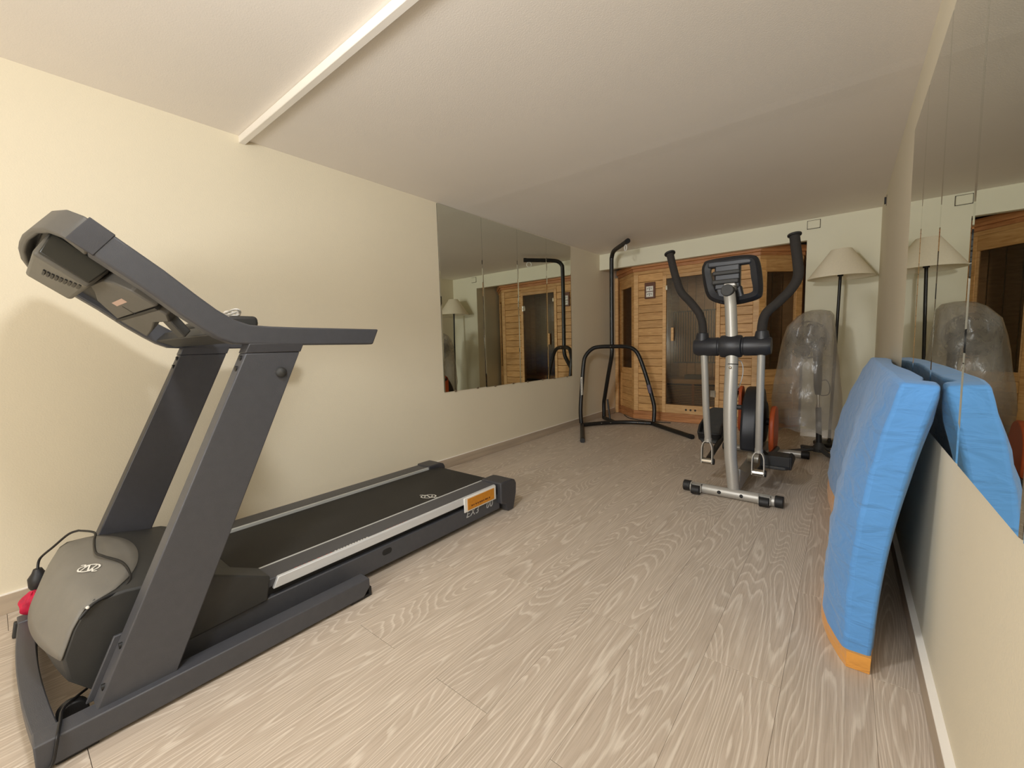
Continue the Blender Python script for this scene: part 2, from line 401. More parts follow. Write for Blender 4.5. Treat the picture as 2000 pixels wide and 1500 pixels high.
# ------------------------------------------------------------------ sauna cabin
t = thing('sauna_cabin', 'cedar corner sauna cabin with smoked glass door in the alcove', 'sauna', (1.15, 5.9, 0))
Yf = 5.42; XL, XR = .42, 1.87; zb, zt = .10, 1.93; q = .37
fl_ = [(XL, Yf), (XL - q, Yf + q), (XL - q, 6.55), (XR + q, 6.55), (XR + q, Yf + q), (XR, Yf)]
cx_, cy_ = 1.145, 6.0
def ring_poly(off, z):
    out = []
    n = len(fl_)
    for i in range(n):
        p = Vector((*fl_[i], 0)); a = Vector((*fl_[i - 1], 0)); b = Vector((*fl_[(i + 1) % n], 0))
        n1 = (p - a).normalized(); n2 = (b - p).normalized()
        o1 = Vector((n1.y, -n1.x, 0)); o2 = Vector((n2.y, -n2.x, 0))
        if o1.dot(p - Vector((cx_, cy_, 0))) < 0: o1 = -o1
        if o2.dot(p - Vector((cx_, cy_, 0))) < 0: o2 = -o2
        m_ = (o1 + o2).normalized(); out.append((p + m_ * off / max(.3, m_.dot(o1))).to_tuple()[:2] + (z,))
    return out
obj('plinth', MB().prism(ring_poly(.012, .002), (0, 0, .06)), M['cedar_trim'], t, bevel=.004)
obj('base_board', MB().prism(ring_poly(.004, .062), (0, 0, .05)), M['cedar_trim'], t, bevel=.003)
obj('floor_board', MB().prism(ring_poly(-.03, .112), (0, 0, .03)), M['cedar_trim'], t)
obj('roof', MB().prism(ring_poly(-.01, 1.99), (0, 0, .04)), M['cedar_trim'], t)
def cornice(off, z0, z1):
    mb = MB(); o_ = ring_poly(off, z0); i_ = ring_poly(-.03, z0)
    order = [2, 1, 0, 5, 4, 3]
    for a, b in zip(order[:-1], order[1:]):
        mb.prism([o_[a], o_[b], i_[b], i_[a]], (0, 0, z1 - z0))
    return mb
obj('frieze', cornice(.003, 1.905, 1.945), M['cedar'], t, bevel=.002)
obj('cornice', cornice(.016, 1.945, 1.985), M['cedar_trim'], t, bevel=.004)
obj('cornice', cornice(.036, 1.985, 2.055), M['cedar_trim'], t, bevel=.006)
# front wall: posts, planks, door opening
DX0, DX1, DZ0, DZ1 = .845, 1.43, .222, 1.815
for a, b in ((XL, XL + .06), (XR - .06, XR)):
    obj('corner_post', MB().box((a, Yf, .112), (b, Yf + .05, 1.905)), M['cedar_light'], t, bevel=.003)
for a, b in ((DX0 - .045, DX0), (DX1, DX1 + .045)):
    obj('door_jamb', MB().box((a, Yf - .006, .112), (b, Yf + .05, 1.86)), M['cedar_light'], t, bevel=.003)
obj('door_head', MB().box((DX0, Yf - .006, DZ1), (DX1, Yf + .05, 1.86)), M['cedar_light'], t, bevel=.003)
sill = obj('door_sill', MB().box((DX0, Yf - .006, .112), (DX1, Yf + .05, DZ0)), M['cedar_light'], t, bevel=.003)
for i in range(3):
    obj('vent_hole', MB().cyl((1.10 + .055 * i, Yf - .0065, .165), (1.10 + .055 * i, Yf - .003, .165), .013, 16), M['dark'], sill)
nb = 18; bh = (1.905 - .112) / nb
for (a, b) in ((XL + .06, DX0 - .045), (DX1 + .045, XR - .06)):
    for i in range(nb):
        z0 = .112 + bh * i
        obj('plank', MB().box((a, Yf + .006, z0 + .002), (b, Yf + .03, z0 + bh - .002)), M['cedar'], t, bevel=.003, seg=1)
for i in range(1):
    obj('header_board', MB().box((DX0 - .045, Yf + .004, 1.862), (DX1 + .045, Yf + .03, 1.905)), M['cedar'], t, bevel=.003)
dr = obj('door', MB().box((DX0 + .006, Yf - .002, DZ0 + .006), (DX1 - .006, Yf + .006, DZ1 - .004)), M['smoked'], t, smooth=False)
obj('door_handle', MB().box((.915, Yf - .034, 1.03), (.948, Yf - .012, 1.20)).box((.922, Yf - .012, 1.06), (.94, Yf - .002, 1.075)).box((.922, Yf - .012, 1.155), (.94, Yf - .002, 1.17)), M['cedar_light'], dr, bevel=.004)
for z in (1.70,):
    obj('door_catch', MB().box((DX0 - .004, Yf - .018, z - .03), (DX0 + .018, Yf - .003, z + .03)), M['chrome'], dr, bevel=.003)
for z in (1.61, .385):
    obj('hinge', MB().box((DX1 - .05, Yf - .016, z - .04), (DX1 + .012, Yf - .007, z + .04)).cyl((DX1 - .002, Yf - .016, z - .045), (DX1 - .002, Yf - .016, z + .045), .008, 12), M['chrome'], dr, bevel=.002)
# angled side panels with windows
def ang(side, s, dep, z):
    c = math.sqrt(.5)
    if side < 0: return (XL - s * c + dep * c, Yf + s * c + dep * c, z)
    return (XR + s * c - dep * c, Yf + s * c + dep * c, z)
LEN = q * math.sqrt(2)
def ang_box(side, s0, s1, z0, z1, d0=0., d1=.045):
    mb = MB(); mb.prism([ang(side, s0, d0, z0), ang(side, s1, d0, z0), ang(side, s1, d1, z0), ang(side, s0, d1, z0)], (0, 0, z1 - z0)); return mb
for side in (-1, 1):
    sp = obj('side_panel', ang_box(side, .0, .075, .112, 1.905), M['cedar'], t, bevel=.003)
    obj('stile', ang_box(side, LEN - .075, LEN, .112, 1.905), M['cedar'], sp, bevel=.003)
    obj('rail', ang_box(side, .075, LEN - .075, 1.77, 1.905), M['cedar'], sp, bevel=.003)
    obj('rail', ang_box(side, .075, LEN - .075, .60, .68), M['cedar'], sp, bevel=.003)
    for i in range(5):
        z0 = .112 + i * .0976
        obj('plank', ang_box(side, .075, LEN - .075, z0 + .0015, z0 + .0961, .006, .03), M['cedar'], sp, bevel=.002, seg=1)
    obj('window_pane', ang_box(side, .075, LEN - .075, .68, 1.77, .018, .024), M['smoked'], sp, smooth=False)
    obj('window_bead', ang_box(side, .075, .089, .68, 1.77, .004, .03).add(*((lambda m_: (m_.v, m_.f))(ang_box(side, LEN - .089, LEN - .075, .68, 1.77, .004, .03)))), M['cedar_light'], sp)
obj('filler_board', MB().box((.006, 5.74, .004), (.052, 5.775, 1.95)), M['cedar_light'], t, bevel=.002)
obj('power_cord', MB().tube(smooth_path([(.20, 5.60, .006), (.36, 5.38, .006), (.52, 5.30, .006), (.72, 5.27, .006), (.95, 5.30, .006)], 8), .0048, 8), M['cord'], t, label='black cord lying on the floor')
# shell and interior
for (x0, x1) in ((.052, .075), (2.217, 2.238)):
    obj('side_wall', MB().box((x0, 5.80, .112), (x1, 6.55, 1.99)), M['cedar_trim'], t)
for i in range(18):
    x0 = .08 + i * .1185
    obj('back_board', MB().box((x0 + .003, 6.52, .142), (x0 + .1155, 6.545, 1.99)), M['cedar'], t, bevel=.004, seg=1)
for i in range(9):
    obj('bench_slat', MB().box((.10, 5.98 + i * .055, .47), (2.19, 6.025 + i * .055, .50)), M['cedar'], t, bevel=.004, seg=1)
obj('bench_front', MB().box((.10, 5.97, .44), (2.19, 5.985, .50)), M['cedar_light'], t)
for i in range(12):
    z0 = .155 + i * .0225
    obj('grille_slat', MB().box((.35, 5.955, z0), (1.85, 5.968, z0 + .010)), M['cedar_light'], t)
for x0 in (.62, 1.02, 1.42):
    obj('grille_upright', MB().box((x0, 5.95, .145), (x0 + .03, 5.972, .44)), M['cedar_trim'], t)
obj('bench_heater', MB().box((.35, 6.0, .145), (1.85, 6.02, .44)), M['dark'], t)
for i in range(22):
    x0 = .62 + i * .035
    obj('heater_slat', MB().box((x0, 6.47, .72), (x0 + .016, 6.485, 1.45)), M['cedar_light'], t)
obj('bench_box', MB().box((.90, 6.02, .5005), (1.12, 6.14, .56)), M['dark'], t, bevel=.006)
obj('back_heater', MB().box((.60, 6.492, .70), (1.41, 6.505, 1.47)), M['dark'], t)
hr = thing('thermometer', 'small brown framed thermometer and humidity gauge beside the sauna door', 'thermometer', (.64, Yf + .004, 1.58))
obj('frame', MB().box((.570, Yf - .014, 1.585), (.708, Yf + .0055, 1.792)), mat('dark_walnut', (96, 58, 36), .5, 0, .15, 20.), hr, bevel=.004)
for z in (1.606, 1.678):
    fc = obj('dial_plate', MB().box((.592, Yf - .018, z), (.684, Yf - .013, z + .064)), M['paper'], hr, bevel=.002)
    mk = MB()
    for j in range(5): mk.box((.606 + j * .014, Yf - .0188, z + .036 - abs(j - 2) * .004), (.612 + j * .014, Yf - .0178, z + .050 - abs(j - 2) * .004))
    mk.box((.634, Yf - .0188, z + .012), (.64, Yf - .0178, z + .034))
    obj('dial_marks', mk, M['print_dark'], fc)

# ------------------------------------------------------------------ treadmill
T = thing('treadmill', 'large grey folding treadmill along the cream left wall', 'treadmill', (.69, .9, 0))
NX0, NX1, FX0, FX1 = 1.058, 1.122, .275, .338
def rail(x0, x1):
    mb = MB(); mb.prism([(x0, -.012, .012), (x0, .885, .012), (x0, .915, .045), (x0, .915, .082), (x0, -.012, .082)], (x1 - x0, 0, 0)); return mb
for (a, b) in ((NX0, NX1), (FX0, FX1)):
    br = obj('base_rail', rail(a, b), M['tread'], T, bevel=.004)
    obj('foot_pad', MB().box((a + .006, .83, .0005), (b - .006, .925, .014)).box((a + .006, .912, .006), (b - .006, .926, .040)), M['black'], br, bevel=.004)
    obj('foot_pad', MB().box((a + .01, .02, .0005), (b - .01, .10, .013)), M['black'], br, bevel=.003)
fb = MB()
rowsA = []
for i in range(13):
    x = FX1 - .02 + (NX0 + .02 - FX1 + .02) * i / 12; b = -.016 * (1 - ((i - 6) / 6) ** 2)
    rowsA.append([(x, -.010 + b, .03), (x, .036 + b, .03), (x, .036 + b, .078), (x, -.010 + b, .078)])
fb.grid(rowsA, closed=True); obj('front_crossbar', fb, M['tread'], T, bevel=.003)
for x in (.965, .40):
    wh = obj('transport_wheel', MB().cyl((x - .016, .066, .034), (x + .016, .066, .034), .033, 24), M['black'], T, bevel=.004)
obj('front_foot', MB().prism([(.252, -.03, .002), (.252, .01, .002), (.252, .012, .05), (.252, -.02, .06)], (.023, 0, 0)), M['plas'], T, bevel=.004)
# uprights
def up(x0, x1, y0b, y1b, zb_, y0t, y1t, zt_):
    return MB().add([(x0, y0b, zb_), (x1, y0b, zb_), (x1, y1b, zb_), (x0, y1b, zb_), (x0, y0t, zt_), (x1, y0t, zt_), (x1, y1t, zt_), (x0, y1t, zt_)],
                    [(3, 2, 1, 0), (4, 5, 6, 7), (0, 1, 5, 4), (1, 2, 6, 5), (2, 3, 7, 6), (3, 0, 4, 7)])
for s, (a, b) in ((1, (1.038, 1.096)), (-1, (.300, .356))):
    k_ = (.536 - .102) / (1.028 - .075)
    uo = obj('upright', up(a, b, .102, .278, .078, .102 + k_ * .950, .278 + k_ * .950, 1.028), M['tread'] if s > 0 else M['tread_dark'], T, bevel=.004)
    obj('upright_cap', up(a - .002, b + .002, .100 + k_ * .950, .280 + k_ * .950, 1.028, .100 + k_ * .982, .280 + k_ * .982, 1.060), M['tread_dark'], uo, bevel=.003)
    for z in (.978, 1.012, .22, .125):
        y = .102 + k_ * (z - .078)
        obj('bolt', MB().cyl((a + .036, y - .005, z), (a + .036, y + .003, z), .0085, 14), M['black'], uo)
    if s > 0:
        obj('upright_knob', MB().lathe([(0, .016), (.010, .0145), (.017, .008), (.0185, 0), (.0, 0)], (b, .640, .958), 'X', 20), M['plas'], uo)
# rod-like gusset at the front foot of the near upright
obj('gusset', MB().prism([(1.03, .088, .078), (1.03, .158, .235), (1.03, .185, .235), (1.03, .13, .078)], (.010, 0, 0)), M['tread'], T, bevel=.002)
# handrails and console hoop: one band swept round
e = Vector((0, -.78, .626)); nn = Vector((0, .626, .78)); Q0 = Vector((0, .468, 1.076))
def sp(x, s, h): return Vector((x, 0, 0)) + Q0 + e * s + nn * h
def band(x):  # lower and upper edge of the arm at one side, from tip to top
    low = [(1.012, 1.050), (.70, 1.052), (.56, 1.056), (.50, 1.060), (.462, 1.078), (.42, 1.108), (.37, 1.1475)]
    upp = [(1.042, 1.113), (.73, 1.115), (.62, 1.117), (.555, 1.121), (.512, 1.136), (.466, 1.166), (.418, 1.2065)]
    return [(Vector((x, a[0], a[1])), Vector((x, b[0], b[1]))) for a, b in zip(low, upp)]
XN, XF = 1.098, .296
pathL = [(p, q_) for p, q_ in band(XN)]
hoop = [(XN, .22), (XN, .30), (XN, .36), (1.085, .415), (1.04, .447), (.95, .468), (.80, .480), (.69, .482), (.58, .480), (.44, .468), (.35, .447), (.31, .415), (XF, .36), (XF, .30), (XF, .22)]
full = pathL + [(sp(x, s, 0), sp(x, s, .076)) for x, s in hoop] + band(XF)[::-1]
# cross-section thickness inward
th = .034
rows_ = []
cen = Vector((.697, .45, 1.1))
pts = [((a + b) / 2) for a, b in full]
for i, (a, b) in enumerate(full):
    tg = (pts[min(i + 1, len(pts) - 1)] - pts[max(i - 1, 0)]).normalized(); upv = (b - a).normalized()
    inn = tg.cross(upv).normalized()
    tt = th * (1.6 if (a.x > 1.09 or a.x < .30) else .55)
    if inn.dot(Vector((cen.x, 0, 0)) - Vector((a.x, 0, 0)) + (Vector((0, .35, 1.15)) - Vector((0, a.y, a.z))) * (0 if abs(a.x - .697) > .39 else 1)) < 0: inn = -inn
    rows_.append([a, b, b + inn * tt, a + inn * tt])
def sec(i0, i1):
    mb = MB(); mb.grid(rows_[i0:i1], closed=True); n = (i1 - i0 - 1) * 4
    mb.f += [(3, 2, 1, 0), (n, n + 1, n + 2, n + 3)]; return mb
nP = len(full)
obj('handrail', sec(0, 10), M['tread'], T, bevel=.007, seg=3)
obj('handrail', sec(nP - 10, nP), M['tread'], T, bevel=.007, seg=3)
hp = obj('console_hoop', sec(9, nP - 9), M['plas_mid'], T, bevel=.006, seg=3, angle=50)
obj('end_cap', MB().prism([sp(XN - .004, .345, -.001), sp(XN - .004, .345, .0775), sp(XN - .004, .405, .0775), sp(XN - .004, .405, -.001)], (.0065, 0, 0)), M['tread_dark'], hp, bevel=.002)
# console housing seen from below
def slab(poly, h0, h1):
    mb = MB(); mb.prism([sp(x, s, h0) for x, s in poly], nn * (h1 - h0)); return mb
cs = obj('console', slab([(.345, .10), (.345, .40), (.42, .455), (.98, .455), (1.045, .40), (1.045, .16), (.93, .12), (.80, .13), (.66, .10)], .022, .062), M['plas'], T, bevel=.006)
hz = obj('display_housing', MB().add([*[sp(x, s, h) for x, s, h in ((.46, .295, .025), (.95, .295, .025), (.95, .44, .025), (.46, .44, .025), (.50, .302, -.045), (.94, .302, -.05), (.94, .432, -.05), (.50, .428, -.045))]],
    [(0, 1, 2, 3), (7, 6, 5, 4), (0, 4, 5, 1), (1, 5, 6, 2), (2, 6, 7, 3), (3, 7, 4, 0)]), M['plas_lt'], cs, bevel=.010, seg=3)
obj('display_back', MB().add([*[sp(x, s, h) for x, s, h in ((.942, .308, -.040), (.942, .424, -.040), (.953, .436, .022), (.953, .300, .022), (.955, .308, -.040), (.955, .424, -.040), (.966, .436, .022), (.966, .300, .022))]],
    [(3, 2, 1, 0), (4, 5, 6, 7), (0, 1, 5, 4), (1, 2, 6, 5), (2, 3, 7, 6), (3, 0, 4, 7)]), M['glossy'], cs, bevel=.004, label='dark glossy side panel')
for i in range(9):
    t_ = i / 8; x = .80 + .10 * t_ ** 1.3; s_ = .392 - .075 * t_
    obj('vent_slot', MB().prism([sp(x - .060, s_ - .004, -.0525), sp(x + .016, s_ - .002, -.0525), sp(x + .016, s_ + .004, -.0525), sp(x - .060, s_ + .002, -.0525)], nn * .010), M['black'], cs)
obj('back_cover', slab([(.45, .168), (1.035, .168), (1.03, .235), (.99, .275), (.93, .295), (.76, .302), (.70, .28), (.58, .255)], -.012, .03), M['plas_mid'], cs, bevel=.005)
obj('cover_seam', slab([(.40, .158), (1.01, .158), (1.01, .166), (.40, .166)], -.013, .02), M['black'], cs)
obj('cover_seam', slab([(.74, .166), (.748, .166), (.748, .205), (.74, .205)], -.0128, .0), M['black'], cs)
obj('sticker', slab([(.70, .212), (.86, .212), (.86, .228), (.70, .228)], -.0132, -.011), M['sticker'], cs, label='pink-beige sticker')
obj('lower_cover', slab([(.43, .06), (.62, .085), (.78, .115), (.93, .105), (1.0, .13), (1.0, .157), (.43, .157)], -.010, .03), M['plas_mid'], cs, bevel=.005)
obj('crossbar', MB().prism([(.35, .455, 1.090), (.35, .52, 1.062), (.35, .56, 1.075), (.35, .545, 1.118), (.35, .49, 1.125)], (.70, 0, 0)), M['plas'], T, bevel=.006)
obj('console_bracket', MB().prism([sp(.855, .045, -.025), sp(.93, .045, -.025), sp(.93, .13, -.0), sp(.855, .13, -.0)], nn * .03), M['plas'], T, bevel=.004)
obj('console_tray', MB().prism([(.45, .525, 1.10), (.45, .612, 1.105), (.45, .632, 1.130), (.45, .627, 1.160), (.45, .54, 1.160), (.45, .52, 1.14)], (.52, 0, 0)), M['plas'], T, bevel=.012, seg=3)
# motor hood
hc, hw_ = .668, .312
def prof(u):
    c = 1 - u * u; b = .050 * c
    return [(.115 - b * .3, .066), (.066 - b * .6, .13), (.060 - b * .9, .20), (.085 - b * .75, .27), (.112 - b * .5, .318 + .004 * c), (.135 - b * .3, .332 + .014 * c), (.20, .332 + .030 * c), (.28, .318 + .03 * c), (.40, .292 + .012 * c), (.52, .205), (.52, .07)]
rows = []
NU = 28
for i in range(NU + 1):
    u_ = -1 + 2 * i / NU; x = hc + hw_ * u_
    rows.append([(x, y, z) for y, z in prof(u_)])
hm_ = MB().grid(rows); n = len(rows[0]); hm_.f += [tuple(range(n)), tuple(NU * n + k for k in range(n))[::-1]]
hood = obj('motor_hood', hm_, M['plas'], T, bevel=.006, seg=2, angle=35)
def prof_at(u, v):  # v: 0..1 from the bottom tip of the cap to the end of its lobe
    p = prof(u); lobe = .125 + .150 * math.sqrt(max(0, 1 - u * u)) ** 1.0
    seg_ = [(p[2][0], p[2][1])] + [tuple(q) for q in p[3:8]]
    pl = []
    for q in seg_:
        if q[0] < lobe or len(pl) < 3: pl.append(q)
    last = pl[-1]
    for a, b in zip(p[4:8], p[5:9]):
        if a[0] <= lobe <= b[0]:
            tq = (lobe - a[0]) / (b[0] - a[0]); pl = [q for q in pl if q[0] < lobe]; pl.append((lobe, a[1] + tq * (b[1] - a[1])))
    ls = [0]
    for a, b in zip(pl[:-1], pl[1:]): ls.append(ls[-1] + math.hypot(b[0] - a[0], b[1] - a[1]))
    d = v * ls[-1]
    for a, b, l0, l1 in zip(pl[:-1], pl[1:], ls[:-1], ls[1:]):
        if d <= l1 + 1e-9:
            tq = (d - l0) / max(1e-6, l1 - l0); return (a[0] + tq * (b[0] - a[0]), a[1] + tq * (b[1] - a[1]))
    return pl[-1]
rows = []
for i in range(NU + 1):
    u_ = -1 + 2 * i / NU; u2 = u_ * .999; x = hc + (hw_ + .001) * u_; rr = []
    for j in range(15):
        y, z = prof_at(u2, j / 14); kx = j / 14
        rr.append((x, y - .005 * (1 - kx), z + .004 * min(1, kx * 2)))
    rows.append(rr)
capm = MB().grid(rows)
hcap = obj('hood_cap', capm, M['plas_lit'], T, solid=.004, angle=45, label='light grey hood cap')
bvh = BVHTree.FromPolygons([Vector(v) for v in capm.v], capm.f)
def emblem(o, ex, ey, size, cast=None):
    ex, ey = Vector(ex), Vector(ey); mb = MB(); st = []
    st.append([(math.cos(a) * .95, math.sin(a) * .62) for a in [2 * PI * k / 28 for k in range(29)]])
    st.append([(-.42, -.60), (-.42, .62)]); st.append([(-.42, .62), (.0, .0), (.42, -.60)]); st.append([(.42, -.60), (.42, .62)])
    st.append([(-1.25, .55), (-.9, .62), (-.5, .2), (-.42, -.2)]); st.append([(1.25, -.55), (.9, -.62), (.5, -.2), (.42, .2)])
    for s_ in st:
        s2 = [Vector((a, b)) for a, b in s_]; fine = []
        for a, b in zip(s2[:-1], s2[1:]):
            for k in range(4): fine.append(a.lerp(b, k / 4))
        fine.append(s2[-1]); L_, R_ = [], []
        for i, p in enumerate(fine):
            d = (fine[min(i + 1, len(fine) - 1)] - fine[max(i - 1, 0)]).normalized(); nv = Vector((-d.y, d.x)) * .075
            for lst, qv in ((L_, p + nv), (R_, p - nv)):
                w_ = Vector(o) + ex * qv.x * size + ey * qv.y * size
                if cast:
                    h, nr, ix, ds = bvh.ray_cast(w_ + Vector((0, -.1, .2)), Vector((0, .1, -.2)).normalized())
                    if h: w_ = h + Vector((0, -.0012, .0026))
                lst.append(w_)
        mb.grid([L_, R_])
    return mb
obj('emblem', emblem((.765, .143, .365), (.8, .60, 0), (-.45, .55, .30), .036, True), M['print_white'], hcap, label='white monogram emblem')
# tail fairings each side of the hood
for (a, b) in ((.905, 1.008), (.336, .42)):
    obj('side_fairing', MB().prism([(a, .26, .10), (a, .26, .318), (a, .41, .292), (a, .585, .205), (a, .570, .118)], (b - a, 0, 0)), M['plas'], T, bevel=.007, seg=3)
# deck
for s, (a, b) in ((1, (.955, 1.0)), (-1, (.335, .38))):
    bm_ = obj('deck_beam', MB().box((a, .30, .028), (b, 1.90, .122)), M['tread'] , T, bevel=.004)
    if s > 0:
        obj('slot', MB().prism([(b - .004, 1.086 + sg * .012 + .014 * math.cos(t_), .090 + .014 * math.sin(t_)) for sg, t0 in ((1, -PI / 2), (-1, PI / 2)) for t_ in [t0 + PI * i / 8 for i in range(9)]], (.0048, 0, 0)), M['black'], bm_)
        obj('model_lettering', text_mb('EX3', .056, (b + .0012, 1.605, .068), (0, 1, 0), (0, 0, 1)), M['grey_print'], bm_, label='grey slanted lettering EX3')
        obj('model_lettering', text_mb('00', .056, (b + .0012, 1.772, .068), (0, 1, 0), (0, 0, 1)), M['grey_print'], bm_, label='grey slanted lettering 00')
obj('deck_board', MB().box((.37, .42, .125), (.965, 1.97, .158)), M['black'], T)
bl = MB(); rb = []
for i in range(30):
    rb.append((0, .42 + (1.955 - .42) * i / 29, .170))
for i in range(1, 9):
    a = PI * i / 8; rb.append((0, 1.965 + .034 * math.sin(a), .136 + .034 * math.cos(a)))
rb += [(0, .42, .102)]
bl.grid([[(x, y, z) for _, y, z in rb] for x in (.362, .45, .55, .65, .75, .862)])
belt = obj('running_belt', bl, M['belt'], T, angle=50)
obj('emblem', emblem((.775, 1.53, .1712), (.75, .65, 0), (-.6, .75, 0), .045), M['print_white'], belt, label='white monogram emblem')
for s, (a, b) in ((1, (.874, .992)), (-1, (.246, .350))):
    sr = obj('side_rail', MB().box((a, .42, .155), (b, 1.885, .187)), M['tread'], T, bevel=.004)
    xs = (a - .012, a + .001) if s > 0 else (b - .001, b + .012)
    obj('rail_strip', MB().box((xs[0], .50, .163), (xs[1], 1.885, .186)), M['strip'], sr, bevel=.002)
    if s > 0:
        obj('side_trim', MB().prism([(b - .004, .592, .150), (b - .004, .612, .190), (b - .004, 1.86, .190), (b - .004, 1.86, .150)], (.017, 0, 0)), M['alu'], sr, bevel=.003, label='brushed silver side trim')
        obj('shadow_gap', MB().box((.94, .56, .120), (.978, 1.86, .156)), M['black'], sr)
        p_ = MB(); y = .68; 
        while y < .84: p_.box((b - .010, y, .1868), (b - .0055, y + random.uniform(.004, .012), .1876)); y += .018
        obj('rail_print', p_, M['print_red'], sr)
        p_ = MB(); y = .845
        while y < 1.0: p_.box((b - .011, y, .1868), (b - .005, y + random.uniform(.004, .010), .1876)); y += .0135
        obj('rail_print', p_, M['print_white'], sr)
        p_ = MB(); y = 1.10
        while y < 1.21: p_.box((b - .009, y, .1868), (b - .006, y + .008, .1876)); y += .018
        obj('rail_print', p_, M['print_red'], sr)
        lf = obj('label_holder', MB().box((1.003, 1.588, .104), (1.010, 1.856, .188)), M['white'], sr, bevel=.003, label='white label holder')
        obj('label_card', MB().box((1.009, 1.612, .112), (1.0122, 1.838, .178)), M['amber'], lf, bevel=.001, label='amber warning label')
        p_ = MB(); y = 1.64
        while y < 1.80:
            p_.box((1.0120, y, .128), (1.0128, y + random.uniform(.006, .014), .137)); y += .0165
        obj('label_print', p_, M['brownprint'], lf)
    rc_ = MB(); a2, b2 = (.868, 1.030) if s > 0 else (.236, .368)
    pr = [(1.882, .066), (1.882, .196), (1.99, .196), (2.02, .186), (2.034, .160), (2.030, .10), (2.000, .002), (1.945, .002), (1.925, .05)]
    rc_.prism([(a2, y, z) for y, z in pr], (b2 - a2, 0, 0)); obj('roller_cap', rc_, M['tread_dark'], T, bevel=.008, seg=3)

# cord on the hood, plug, cloth, white cord
cd = smooth_path([(.36, .165, .368), (.452, .198, .372), (.56, .185, .374), (.683, .174, .374), (.742, .185, .373), (.823, .22, .360), (.915, .222, .340), (.965, .19, .330), (.985, .135, .330), (.988, .10, .30)], 8)
obj('power_cord', MB().tube(cd, .0038, 8), M['cord'], T, label='thin black power cord trailing over the hood')
obj('cord_clip', MB().lathe([(0, .004), (.0035, .003), (.0045, 0), (0, 0)], (.988, .118, .325), 'X', 10), M['white'], T)
cd = smooth_path([(.93, .10, .06), (.985, .062, .075), (1.03, .045, .0875), (1.075, .038, .0875), (1.122, .030, .086), (1.130, .024, .06), (1.130, .012, .02), (1.135, -.02, .006), (1.15, -.12, .006)], 8)
obj('power_cord', MB().tube(cd, .0038, 8), M['cord'], T)
pl = obj('power_plug', MB().lathe([(0, -.03), (.026, -.03), (.030, -.02), (.030, .012), (.018, .03), (.012, .045), (0, .045)], (.20, .055, .168), 'Z', 20), M['plug'], T)
obj('cord', MB().tube(smooth_path([(.20, .055, .21), (.20, .065, .25), (.26, .10, .30), (.32, .14, .352), (.36, .165, .368)], 6), .0042, 8), M['cord'], pl)
cl = MB(); rw = []
for i in range(15):
    v = i / 14; rr = []
    for j in range(24):
        a = 2 * PI * j / 24; rad = .048 * math.sin(PI * min(1, .12 + v * .88)) ** .6 * (1 + .16 * math.sin(5 * a + 3 * v) + .10 * math.sin(9 * a - 6 * v))
        rr.append((.285 + rad * 1.0 * math.cos(a), .036 + rad * .8 * math.sin(a), 0.0865 + .075 * v + .003 * math.sin(7 * a)))
    rw.append(rr)
cl.grid(rw, closed=True); cl.f += [tuple(range(24))[::-1], tuple(14 * 24 + k for k in range(24))]
tag(recenter(obj('cloth', cl, M['red'])), 'crumpled crimson red cloth lying on the far front corner of the treadmill frame', 'cloth')
wc = MB()
for k_ in range(3):
    wc.tube([(.79 + (.045 + .006 * k_) * math.cos(a) , 0.606 + .020 * math.sin(a), 1.172 + .0075 * k_ + .006 * math.sin(a * 2 + k_)) for a in [2 * PI * i / 28 for i in range(28)]], .0038, 8, closed=True)
tag(recenter(obj('coiled_cord', wc, M['white'])), 'white coiled cord lying on the treadmill console tray', 'cord')

# ------------------------------------------------------------------ punching bag stand
B = thing('bag_stand', 'black tubular punching bag stand with hook arm in the far left corner', 'bag stand', (.45, 4.78, 0))
R0 = .0245
ar = smooth_path([(.113, 4.52, .05), (.099, 4.531, .216), (.094, 4.58, .50), (.095, 4.629, .782), (.112, 4.66, .883), (.171, 4.718, .962), (.246, 4.778, .984), (.363, 4.865, .984), (.50, 4.967, .978), (.578, 5.019, .945), (.639, 5.047, .855), (.723, 5.066, .605), (.806, 5.076, .302), (.825, 5.069, .196), (.828, 5.045, .05)], 5)
ah = obj('arch_tube', MB().tube(ar, R0, 14), M['blackp'], B)
for p0, p1 in (((.099, 4.552, .40), (.097, 4.58, .62)),):
    obj('tube_label', MB().box((p0[0] + .010, p0[1] - .029, p0[2]), (p0[0] + .026, p0[1] - .0, p1[2])), M['print_white'], ah, bevel=.003, label='white label')
    dm = MB(); z = .41
    while z < .60: dm.box((.118, 4.5225, z), (.1255, 4.5235, z + .012)); z += .02
    obj('label_print', dm, M['print_dark'], ah)
obj('tube_label', MB().cyl((.777, 5.072, .40), (.752, 5.069, .50), R0 + .001, 14), mat('grey_tube_label', (96, 88, 104), .5), ah, label='grey label sleeve')
po = smooth_path([(.13, 5.11, .03), (.13, 5.11, .12), (.132, 5.108, .24), (.16, 5.08, .33), (.25, 4.99, .60), (.325, 4.915, .80), (.352, 4.888, .90), (.355, 4.885, 1.05), (.355, 4.885, 1.5), (.357, 4.883, 2.0), (.365, 4.876, 2.075), (.395, 4.846, 2.118), (.45, 4.79, 2.135), (.60, 4.64, 2.14), (.71, 4.53, 2.143)], 5)
obj('pole', MB().tube(po, R0 + .001, 14), M['blackp'], B)
obj('arm_cap', MB().cyl((.70, 4.54, 2.143), (.725, 4.515, 2.143), R0 + .003, 14), M['black'], B)
rg = MB(); rg.tube([(.675 + .032 * .7 * math.cos(a), 4.565 - .032 * .7 * math.cos(a), 2.084 + .032 * math.sin(a)) for a in [2 * PI * i / 20 for i in range(20)]], .0055, 8, closed=True)
